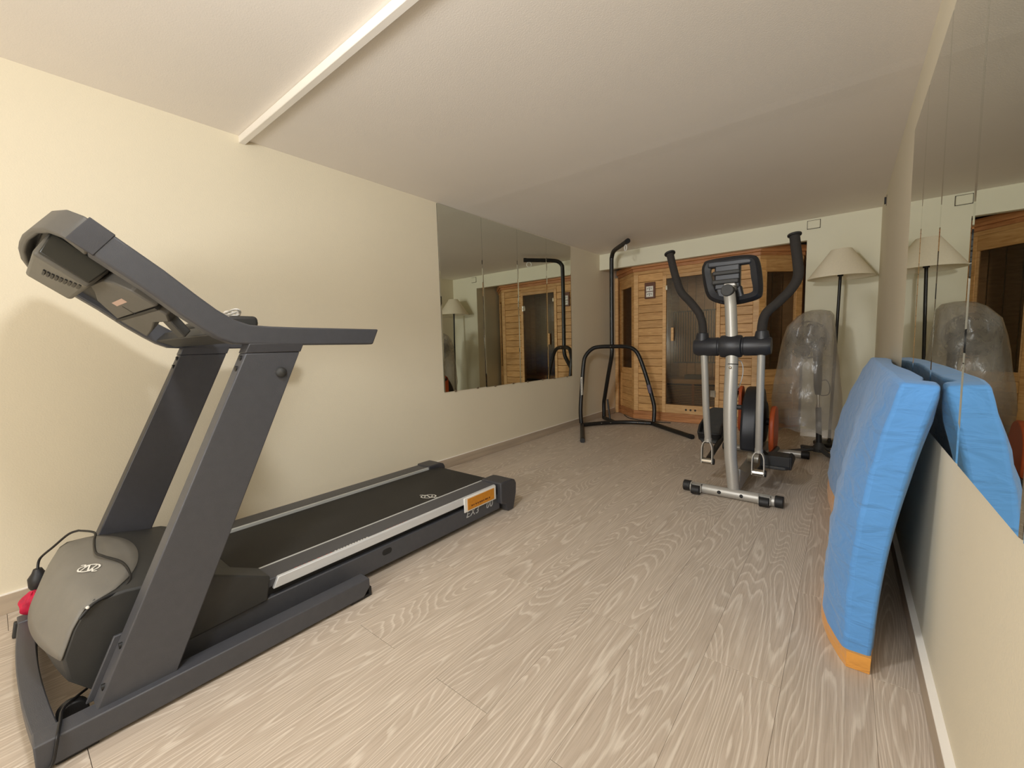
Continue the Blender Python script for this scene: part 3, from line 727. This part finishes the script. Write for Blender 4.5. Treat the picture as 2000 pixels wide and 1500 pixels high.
obj('hook_ring', rg, M['white'], B); obj('hook_eye', MB().cyl((.675, 4.565, 2.112), (.675, 4.565, 2.125), .006, 10), M['chrome'], B)
obj('base_bar', MB().tube(smooth_path([(.13, 4.52, .03), (.28, 4.74, .03), (.40, 4.865, .03), (.56, 4.97, .03), (.80, 5.03, .03)], 4), R0, 14), M['blackp'], B)
obj('leg', MB().tube([(.10, 4.56, .026), (.51, 3.83, .022)], R0, 14), M['blackp'], B)
obj('leg', MB().tube([(.79, 5.06, .026), (1.385, 4.565, .022)], R0, 14), M['blackp'], B)
for c_, d_ in (((.51, 3.83, .0225), (.02, -.036, 0)), ((1.385, 4.565, .0225), (.033, -.027, 0))):
    obj('foot_cap', MB().cyl(c_, Vector(c_) + Vector(d_), R0 + .002, 14), M['black'], B)
obj('rear_strut', MB().tube([(.40, 4.865, .03), (.12, 5.12, .03)], R0, 12), M['blackp'], B)
obj('plate_peg', MB().tube([(.285, 4.965, .045), (.24, 4.99, .30)], .012, 12), M['blackp'], B)
for p_ in ((.29, 4.732, .032), (.37, 4.82, .032), (.655, 4.978, .032), (.745, 4.995, .032), (.363, 4.842, .98), (.14, 4.487, .03)):
    obj('bolt', MB().lathe([(0, .006), (.006, .005), (.009, 0), (0, 0)], Vector(p_) + Vector((.002, -.022, .002)), 'Z', 10), M['chrome'], B)

# ------------------------------------------------------------------ elliptical trainer
E_ = thing('elliptical_trainer', 'silver and black elliptical trainer with foam handles facing the camera', 'elliptical trainer', (2.08, 3.4, 0))
st = obj('front_stabilizer', MB().cyl((1.83, 2.944, .034), (2.345, 2.932, .034), .032, 24), M['silver'], E_)
for a, b in (((1.795, 2.9448, .0358), (1.842, 2.9438, .0358)), ((2.335, 2.9322, .0358), (2.380, 2.931, .0358))):
    obj('end_cap', MB().cyl(a, b, .0355, 24), M['black'], st, bevel=.004)
for x in (1.885, 2.283):
    obj('wheel_bracket', MB().box((x - .033, 2.885, .018), (x - .029, 2.935, .064)).box((x + .029, 2.885, .018), (x + .033, 2.935, .064)).box((x - .033, 2.905, .060), (x + .033, 2.935, .064)), M['silver'], st)
    obj('transport_wheel', MB().cyl((x - .027, 2.893, .030), (x + .027, 2.893, .030), .0285, 24), M['black'], st, bevel=.004)
for x in (2.025, 2.155):
    obj('bolt', MB().lathe([(0, -.010), (.008, -.008), (.012, 0), (.0, 0)], (x, 2.9075, .036), 'Y', 14), M['black'], st)
mp_ = smooth_path([(2.100, 2.962, .055), (2.088, 2.965, .18), (2.076, 2.97, .308), (2.067, 2.98, .61), (2.070, 2.99, .908), (2.063, 3.0, 1.072), (2.053, 3.01, 1.236), (2.046, 3.0, 1.317), (2.040, 2.993, 1.345)], 5)
rad_ = [.031 + .005 * math.exp(-((z - .60) / .35) ** 2) for _, _, z in mp_]
ms = obj('mast', MB().tube(mp_, [r_ * 1.12 for r_ in rad_], 22), M['silver'], E_)
obj('mast_joint', MB().cyl((2.0705, 2.9875, .868), (2.0707, 2.988, .874), .0375, 22), M['dark'], ms)
obj('mast_cap', MB().cyl((2.040, 2.955, 1.342), (2.042, 3.02, 1.335), .0375, 22), M['plas'], ms, bevel=.004)
obj('bolt', MB().lathe([(0, -.006), (.006, -.005), (.009, 0), (0, 0)], (2.069, 2.949, .85), 'Y', 12), M['brass'], ms)
obj('adjust_knob', MB().cyl((2.10, 2.985, .595), (2.135, 2.985, .595), .016, 16), M['black'], ms, bevel=.004)
obj('main_frame', MB().prism([(2.07, 2.99, .035), (2.07, 2.99, .19), (2.07, 3.20, .115), (2.07, 4.30, .115), (2.07, 4.30, .055), (2.07, 3.2, .045)], (.062, 0, 0)), M['silver'], E_, bevel=.008)
rs = obj('rear_stabilizer', MB().cyl((1.80, 4.27, .032), (2.39, 4.27, .032), .0295, 20), M['silver'], E_)
for a in (1.765, 2.375): obj('end_cap', MB().cyl((a, 4.27, .0325), (a + .06, 4.27, .0325), .032, 20), M['black'], rs, bevel=.004)
# pivot housing
hs_ = MB().lathe([(0, -.222), (.05, -.220), (.060, -.20), (.061, -.075), (.0575, -.07), (.0575, -.063), (.068, -.058), (.072, -.05), (.074, 0), (.072, .055), (.068, .063), (.0575, .068), (.0575, .075), (.061, .08), (.060, .20), (.05, .225), (0, .227)], (2.060, 3.002, .985), 'X', 30)
ph = obj('pivot_housing', hs_, M['nylon'], E_, angle=30)
for s, (hp_, ap, fk) in ((-1, ([(1.888, 3.0, 1.018), (1.888, 3.01, 1.105), (1.864, 3.02, 1.2), (1.805, 3.03, 1.284), (1.731, 3.05, 1.369), (1.692, 3.07, 1.463), (1.661, 3.09, 1.558), (1.634, 3.11, 1.650)],
                          [(1.899, 3.0, .95), (1.903, 3.02, .769), (1.905, 3.05, .554), (1.909, 3.1, .335)], (1.905, 3.1, .182))),
                      (1, ([(2.233, 3.0, 1.034), (2.233, 3.0, 1.11), (2.25, 3.01, 1.183), (2.311, 3.02, 1.247), (2.372, 3.04, 1.319), (2.403, 3.06, 1.393), (2.397, 3.08, 1.486), (2.383, 3.1, 1.581), (2.375, 3.11, 1.646)],
                          [(2.232, 3.0, .95), (2.229, 3.02, .713), (2.225, 3.05, .478), (2.219, 3.1, .299)], (2.218, 3.1, .150)))):
    hd = obj('handle', MB().tube(smooth_path(hp_, 6), .0275 if s > 0 else .0255, 16), M['foam'], E_)
    d = (Vector(hp_[-1]) - Vector(hp_[-2])).normalized(); a = Vector(hp_[-1])
    obj('handle_cap', MB().cyl(a - d * .004, a + d * .010, .0375, 22), M['black'], hd, bevel=.004)
    obj('handle_socket', MB().lathe([(.026, .040), (.035, .036), (.042, 0), (.040, -.035)], (hp_[0][0], 3.0, 1.040), 'Z', 20), M['nylon'], hd)
    am = obj('swing_arm', MB().tube(smooth_path(ap, 5), .022, 18), M['silver'], E_)
    fx, fy, fz = fk; top = Vector(ap[-1])
    hh = top.z - fz
    up_ = [(fx - .034, fy, fz - .012), (fx - .034, fy, fz + hh * .5), (fx - .031, fy, fz + hh * .72), (fx - .019, fy, fz + hh * .90), (fx, fy, fz + hh * .96), (fx + .019, fy, fz + hh * .90), (fx + .031, fy, fz + hh * .72), (fx + .034, fy, fz + hh * .5), (fx + .034, fy, fz - .012)]
    fm = MB(); rw = []
    up2 = smooth_path(up_, 4)
    for i, p in enumerate(up2):
        tg = (up2[min(i + 1, len(up2) - 1)] - up2[max(i - 1, 0)]).normalized(); nv = Vector((-tg.z, 0, tg.x)) * .003
        rw.append([p + nv + Vector((0, -.021, 0)), p + nv + Vector((0, .021, 0)), p - nv + Vector((0, .021, 0)), p - nv + Vector((0, -.021, 0))])
    fm.grid(rw, closed=True); obj('fork', fm, M['silver'], am)
    obj('fork_collar', MB().cyl((top.x, top.y, top.z - .014), (top.x, top.y, top.z + .012), .0245, 18), M['silver'], am)
    obj('pivot_roller', MB().cyl((fx - .031, fy, fz), (fx + .031, fy, fz), .0225, 20), M['chrome'], am)
    obj('pivot_cap', MB().cyl((fx + .035, fy, fz), (fx + .047, fy, fz), .022, 18).cyl((fx - .041, fy, fz), (fx - .035, fy, fz), .016, 18), M['black'], am, bevel=.003)
# pedal bars, pedals, cranks, drive housing
pbL = obj('pedal_bar', MB().tube([(1.905, 3.10, .182), (1.925, 3.45, .28), (1.898, 4.14, .572)], .019, 14), M['blackp'], E_)
pbR = obj('pedal_bar', MB().tube([(2.218, 3.10, .150), (2.22, 3.45, .150), (2.222, 4.05, .115)], .019, 14), M['blackp'], E_)
def pedal(cx, cy, cz, w_, tilt, par):
    mb = MB(); L0 = .37; ca, sa = math.cos(tilt), math.sin(tilt)
    tr = lambda x, y, z: (cx + x, cy + y * ca - z * sa, cz + y * sa + z * ca)
    out = [(-w_, -.17), (-w_ * .7, -.20), (w_ * .7, -.20), (w_, -.17), (w_, .16), (w_ * .6, .19), (-w_ * .6, .19), (-w_, .16)]
    mb.prism([tr(x, y, 0) for x, y in out], Vector(tr(0, 0, .022)) - Vector(tr(0, 0, 0)))
    o = obj('foot_pedal', mb, M['plas'], par, bevel=.006)
    g = MB()
    for sx in (-1, 1):
        g.prism([tr(sx * w_ - .008, y, z) for y, z in ((-.17, .0), (-.17, .085), (-.10, .10), (.08, .035), (.12, .0))], (.016, 0, 0))
    g.prism([tr(x, -.175, z) for x, z in ((-w_, 0), (w_, 0), (w_, .085), (-w_, .085))], Vector(tr(0, .016, 0)) - Vector(tr(0, 0, 0)))
    obj('toe_guard', g, M['black'], par, bevel=.004)
pedal(1.840, 3.60, .345, .078, .62, pbL)
pedal(2.300, 3.40, .165, .082, .03, pbR)
obj('sleeve', MB().cyl((2.10, 3.47, .155), (2.17, 3.47, .150), .034, 18), M['silver'], pbR)
dm_ = MB(); pts_ = [(3.80, .116), (3.78, .28), (3.84, .47), (3.98, .59), (4.12, .620), (4.26, .57), (4.36, .42), (4.39, .25), (4.33, .116)]
pp = smooth_path([(0, y, z) for y, z in pts_], 5)
dm_.prism([(1.985, p.y, p.z) for p in pp], (.122, 0, 0)); dh = obj('drive_housing', dm_, M['nylon'], E_, bevel=.022, seg=4, angle=50)
obj('flywheel_cover', MB().lathe([(0, -.085), (.16, -.08), (.185, -.06), (.19, .06), (.17, .085), (0, .09)], (2.048, 4.09, .325), 'X', 36), M['black'], E_, angle=40)
def crank(x0, x1, cy, z0, z1, rr):
    mb = MB(); n = 14; P = []
    for i in range(n + 1): a = PI * i / n; P.append((x0, cy + rr * math.cos(a), z1 - rr + rr * math.sin(a)))
    for i in range(n + 1): a = PI + PI * i / n; P.append((x0, cy + rr * math.cos(a), z0 + rr + rr * math.sin(a)))
    mb.prism(P, (x1 - x0, 0, 0)); return mb
ckR = obj('crank_disc', crank(2.176, 2.212, 4.05, .052, .468, .16), M['orange'], E_, bevel=.010, seg=3)
obj('crank_hub', MB().cyl((2.13, 4.09, .325), (2.18, 4.09, .325), .03, 18), M['black'], ckR)
ckL = obj('crank_disc', crank(1.925, 1.951, 4.13, .212, .622, .08), M['orange'], E_, bevel=.008, seg=3)
obj('crank_pin', MB().cyl((1.888, 4.14, .578), (1.928, 4.14, .578), .026, 18), mat('dark_orange', (120, 44, 22), .5), ckL)
obj('crank_hub', MB().cyl((1.948, 4.09, .325), (1.99, 4.09, .325), .03, 18), M['black'], ckL)
# console: ring frame with two openings and a centre body
ro = smooth_path([(1.853, 3.1, 1.49), (1.862, 3.1, 1.545), (1.895, 3.1, 1.567), (2.06, 3.1, 1.572), (2.155, 3.1, 1.562), (2.190, 3.1, 1.532), (2.210, 3.1, 1.43), (2.215, 3.1, 1.325), (2.195, 3.1, 1.286), (2.104, 3.1, 1.262), (2.013, 3.1, 1.260), (1.925, 3.1, 1.290), (1.880, 3.1, 1.345)], 4, True)
cc = sum(ro, Vector()) / len(ro); rg = MB(); rw = []
for p in ro:
    d = (p - cc); L_ = d.length; i_ = cc + d * (1 - .060 / L_); m_ = cc + d * (1 - .024 / L_)
    rw.append([p + Vector((0, -.0, 0)), m_ + Vector((0, -.022, 0)), i_ + Vector((0, -.008, 0)), i_ + Vector((0, .035, 0)), m_ + Vector((0, .045, 0)), p + Vector((0, .03, 0))])
rw.append(rw[0]); rg.grid(rw, closed=True)
cr = obj('console', rg, M['nylon'], E_, angle=60)
obj('console_body', MB().box((1.935, 3.085, 1.36), (2.088, 3.14, 1.535)).prism([(1.97, 3.088, 1.27), (2.118, 3.088, 1.27), (2.095, 3.088, 1.38), (1.94, 3.088, 1.38)], (0, .05, 0)), M['nylon'], cr, bevel=.010, seg=3)
obj('console_ridge', MB().box((1.925, 3.068, 1.455), (2.09, 3.09, 1.482)).box((1.925, 3.062, 1.395), (2.085, 3.09, 1.425)), M['plas'], cr, bevel=.008, seg=3)
obj('console_top', MB().box((1.89, 3.082, 1.508), (2.155, 3.13, 1.556)), M['nylon'], cr, bevel=.012, seg=3)
obj('console_bracket', MB().prism([(2.003, 3.03, 1.372), (2.077, 3.03, 1.372), (2.070, 3.03, 1.392), (2.006, 3.03, 1.392)], (0, .07, 0)).box((2.008, 2.995, 1.345), (2.072, 3.09, 1.374)), M['silver'], cr, bevel=.005)
obj('cable', MB().tube(smooth_path([(2.085, 3.05, .90), (2.115, 3.05, .88), (2.125, 3.05, .82), (2.11, 3.05, .74), (2.085, 3.03, .69)], 5), .0028, 8), M['strip'], E_)

# ------------------------------------------------------------------ floor lamp
L_ = thing('floor_lamp', 'floor lamp with cream cone shade and thin black pole in the far right corner', 'lamp', (2.555, 4.93, 0))
obj('base', MB().lathe([(0, .002), (.118, .002), (.125, .010), (.125, .026), (.118, .034), (.02, .040), (.014, .06), (0, .06)], (2.55, 4.93, 0), 'Z', 40), M['blackp'], L_)
obj('pole', MB().tube([(2.55, 4.93, .05), (2.58, 5.0, 1.60)], .0125, 12), M['blackp'], L_)
obj('lamp_socket', MB().lathe([(0, 1.585), (.022, 1.585), (.022, 1.60), (.015, 1.66), (0, 1.66)], (2.58, 5.0, 0), 'Z', 18), M['blackp'], L_)
obj('lamp_shade', MB().lathe([(.250, 1.572), (.252, 1.576), (.079, 1.828), (.077, 1.830), (.0755, 1.826), (.248, 1.575), (.250, 1.572)], (2.58, 5.0, 0), 'Z', 56), M['shade'], L_, angle=60)
obj('shade_ring', MB().tube([(2.58 + .0755 * math.cos(a), 5.0 + .0755 * math.sin(a), 1.824) for a in [2 * PI * i / 24 for i in range(24)]], .002, 6, closed=True).tube([(2.58 - .075, 5.0, 1.824), (2.58, 5.0, 1.80), (2.58 + .075, 5.0, 1.824)], .002, 6).cyl((2.58, 5, 1.64), (2.58, 5, 1.80), .003, 8), M['brass'], L_)

# ------------------------------------------------------------------ pedestal fan under a plastic bag
F_ = thing('pedestal_fan', 'dark pedestal fan standing inside a clear plastic bag', 'fan', (2.49, 4.48, 0))
for a in (20, 125, 200, 300):
    d = Vector((math.cos(math.radians(a)), math.sin(math.radians(a)), 0)); c0 = Vector((2.49, 4.48, 0))
    lg = obj('leg', MB().tube([c0 + d * .03 + Vector((0, 0, .055)), c0 + d * .12 + Vector((0, 0, .036)), c0 + d * .23 + Vector((0, 0, .022))], [.026, .022, .020], 12, flat=.7), M['plas'], F_)
    obj('foot_cap', MB().box(c0 + d * .21 + Vector((-.022, -.022, .0005)), c0 + d * .21 + Vector((.022, .022, .030))), M['black'], lg, bevel=.006)
obj('hub', MB().lathe([(0, .03), (.05, .03), (.055, .06), (.035, .09), (.026, .11), (0, .11)], (2.49, 4.48, 0), 'Z', 24), M['plas'], F_)
obj('lower_column', MB().cyl((2.488, 4.48, .10), (2.474, 4.48, .42), .0215, 18), M['black'], F_)
obj('chrome_tube', MB().cyl((2.474, 4.48, .42), (2.466, 4.49, .58), .012, 14), M['chrome'], F_)
obj('collar', MB().cyl((2.474, 4.48, .41), (2.472, 4.48, .445), .017, 14), M['chrome'], F_)
obj('upper_column', MB().tube([(2.466, 4.49, .53), (2.463, 4.49, .60), (2.458, 4.49, .80), (2.452, 4.49, .92)], [.020, .030, .031, .036], 18), M['mesh_col'], F_)
hd_c = Vector((2.380, 4.50, 1.005)); ax = Vector((-.35, -.92, .10)).normalized()
a1 = ax.cross(Vector((0, 0, 1))).normalized(); a2 = a1.cross(ax)
obj('motor', MB().tube([hd_c - ax * .13, hd_c - ax * .12, hd_c - ax * .05, hd_c - ax * .01], [.03, .06, .065, .05], 20), M['mesh_col'], F_)
cg = MB()
for rr, dd in ((.160, .0), (.160, .045), (.115, .062), (.07, .07), (.045, .072)):
    cg.tube([hd_c + ax * dd + (a1 * math.cos(a) + a2 * math.sin(a)) * rr for a in [2 * PI * i / 36 for i in range(36)]], .003, 6, closed=True)
for i in range(32):
    a = 2 * PI * i / 32; v = a1 * math.cos(a) + a2 * math.sin(a)
    cg.tube([hd_c + ax * .0 + v * .160, hd_c + ax * .045 + v * .160, hd_c + ax * .064 + v * .105, hd_c + ax * .072 + v * .04], .0016, 5)
    cg.tube([hd_c + ax * .0 + v * .160, hd_c - ax * .045 + v * .105, hd_c - ax * .05 + v * .05], .0016, 5)
obj('guard', cg, M['mesh_col'], F_)
for i in range(4):
    a = 2 * PI * i / 4 + .3; rw = []
    for j in range(6):
        r_ = .035 + .11 * j / 5; w_ = .35 + .25 * math.sin(PI * j / 5)
        rw.append([hd_c + ax * (.015 + .035 * (k_ / 4 - .5)) + (a1 * math.cos(a + w_ * (k_ / 2 - 1)) + a2 * math.sin(a + w_ * (k_ / 2 - 1))) * r_ for k_ in range(5)])
    obj('blade', MB().grid(rw), M['mesh_col'], F_, solid=.003)
obj('blade_cap', MB().tube([hd_c, hd_c + ax * .03, hd_c + ax * .045], [.036, .034, .012], 18), M['mesh_col'], F_)
obj('fan_cord', MB().tube(smooth_path([(2.475, 4.49, .64), (2.52, 4.48, .66), (2.548, 4.47, .60), (2.54, 4.47, .54), (2.50, 4.475, .525), (2.475, 4.485, .535)], 6), .0035, 8), M['cord'], F_)
# bag
lv = [(1.264, 2.395, 2.470, .02), (1.250, 2.345, 2.530, .09), (1.215, 2.292, 2.556, .15), (1.13, 2.222, 2.568, .19), (1.0, 2.188, 2.580, .20), (.85, 2.166, 2.600, .195), (.66, 2.138, 2.618, .19), (.48, 2.118, 2.632, .185), (.33, 2.132, 2.642, .18), (.205, 2.150, 2.648, .18)]
rw = []; NA = 56
zs = []
for i in range(len(lv) - 1):
    for k_ in range(5): zs.append(tuple(lv[i][j] + (lv[i + 1][j] - lv[i][j]) * k_ / 5 for j in range(4)))
zs.append(lv[-1])
for i, (z, xl, xr, hy) in enumerate(zs):
    rr = []
    for j in range(NA):
        a = 2 * PI * j / NA; c_, s_ = math.cos(a), math.sin(a)
        wr = 1 + .035 * math.sin(7 * a + z * 5) * min(1, i / 8) + .03 * math.sin(13 * a - z * 9) * min(1, i / 8) + .02 * math.sin(z * 26 + 3 * a)
        sq = abs(c_) ** .8 * (1 if c_ > 0 else -1)
        rr.append(((xl + xr) / 2 + (xr - xl) / 2 * sq * (1 + (wr - 1) * .3), 4.53 + hy * s_ * wr * (1 if s_ < 0 else .75), z + (.02 * math.sin(3 * a + 1) + .012 * math.sin(8 * a) if i > len(zs) - 3 else 0)))
    rw.append(rr)
bgm = MB().grid(rw, closed=True); bgm.f.append(tuple(range(NA)))
tag(recenter(obj('plastic_bag', bgm, M['film'], angle=80)), 'large wrinkled clear plastic bag draped over the pedestal fan', 'bag')

# ------------------------------------------------------------------ folded gym mat leaning on the right wall
Mt = thing('gym_mat', 'thick sky blue gym mat with mustard underside leaning on the right wall', 'mat', (2.70, 2.5, 0))
Ys = [1.60, 1.62, 1.66, 1.72, 1.80, 2.1, 2.4, 2.6, 2.9, 3.2, 3.45, 3.5]
XB = [2.670, 2.660, 2.645, 2.624, 2.607, 2.608, 2.634, 2.642, 2.622, 2.592, 2.577, 2.585]
XT = [2.767, 2.766, 2.764, 2.759, 2.757, 2.756, 2.757, 2.759, 2.762, 2.766, 2.768, 2.77]
ZT = [.893, .897, .90, .902, .903, .905, .905, .905, .904, .90, .895, .885]
TK = [.062, .072, .095, .115, .135, .132, .108, .10, .12, .15, .16, .15]
def lerp_tab(y, tab):
    for i in range(len(Ys) - 1):
        if y <= Ys[i + 1] + 1e-9:
            t_ = (y - Ys[i]) / (Ys[i + 1] - Ys[i]); return tab[i] + (tab[i + 1] - tab[i]) * t_
    return tab[-1]
def mat_loop(y, z0, z1, nz=22):
    xb, xt, zt_ = lerp_tab(y, XB), lerp_tab(y, XT), lerp_tab(y, ZT); tk = lerp_tab(y, TK); lp = []
    zz = [z0 + (min(z1, zt_) - z0) * i / nz for i in range(nz + 1)]
    wv = lambda z, sgn: (.0012 * math.sin(z * 46 + y * 5 + sgn) + .0010 * math.sin(z * 83 - y * 9)) * (1 + 1.2 * min(1, (y - 1.6) * 3))
    for z in zz:
        g = max(0, z / zt_) ** 2.4; lp.append((xb + (xt - xb) * g + wv(z, 0), y, z))
    for z in reversed(zz):
        g = max(0, z / zt_) ** 2.4; x = min(xb + (xt - xb) * g + tk * (1 - .42 * min(1, z / .4)) if tk > .1 else xb + (xt - xb) * g + tk + .020 * min(1, z / .6), W - .0125)
        lp.append((max(x, xb + (xt - xb) * g + .05) if z < .8 else min(x, W - .014), y, z - (.006 if z > .85 else 0)))
    return lp
def mat_mesh(y0, y1, z0f, z1f, ny):
    rows = []
    for i in range(ny + 1):
        y = y0 + (y1 - y0) * i / ny; rows.append(mat_loop(y, z0f(y), z1f(y)))
    mb = MB().grid(rows, closed=True); n = len(rows[0]); h = n // 2
    for base in (0, ny * n):
        for i in range(h - 1): mb.f.append((base + i, base + i + 1, base + n - 2 - i, base + n - 1 - i))
    return mb
zo = lambda y: .052 + .012 * math.sin(y * 7) + (.045 if y > 2.5 else .045 * max(0, (y - 2.2) / .3))
obj('cover', mat_mesh(1.60, 3.50, zo, lambda y: 2., 64), M['blue'], Mt, bevel=.010, seg=3, angle=50)
obj('base_cover', mat_mesh(1.59, 3.49, lambda y: .001, lambda y: zo(max(1.6, y)) + .012, 48), M['mustard'], Mt, angle=50, label='mustard yellow underside')

# ------------------------------------------------------------------ small fittings
jb = thing('junction_cover', 'small cream cover plate high on the back wall by the ceiling', 'cover plate', (2.348, D, 2.11))
obj('plate', MB().box((2.298, D - .012, 2.115), (2.400, D, 2.192)), M['soffit'], jb, bevel=.006)
obj('plate_rim', MB().box((2.294, D - .005, 2.111), (2.404, D, 2.196)), M['print_dark'], jb, bevel=.004)
ck = thing('wall_clip', 'small dark metal clip on the right wall near the ceiling corner', 'clip', (W, 4.69, 2.09))
obj('clip_plate', MB().box((W - .004, 4.66, 2.085), (W, 4.70, 2.165)), M['brass'], ck, bevel=.001)
obj('clip_tongue', MB().box((W - .016, 4.672, 2.095), (W - .004, 4.688, 2.15)), M['dark'], ck, bevel=.002)
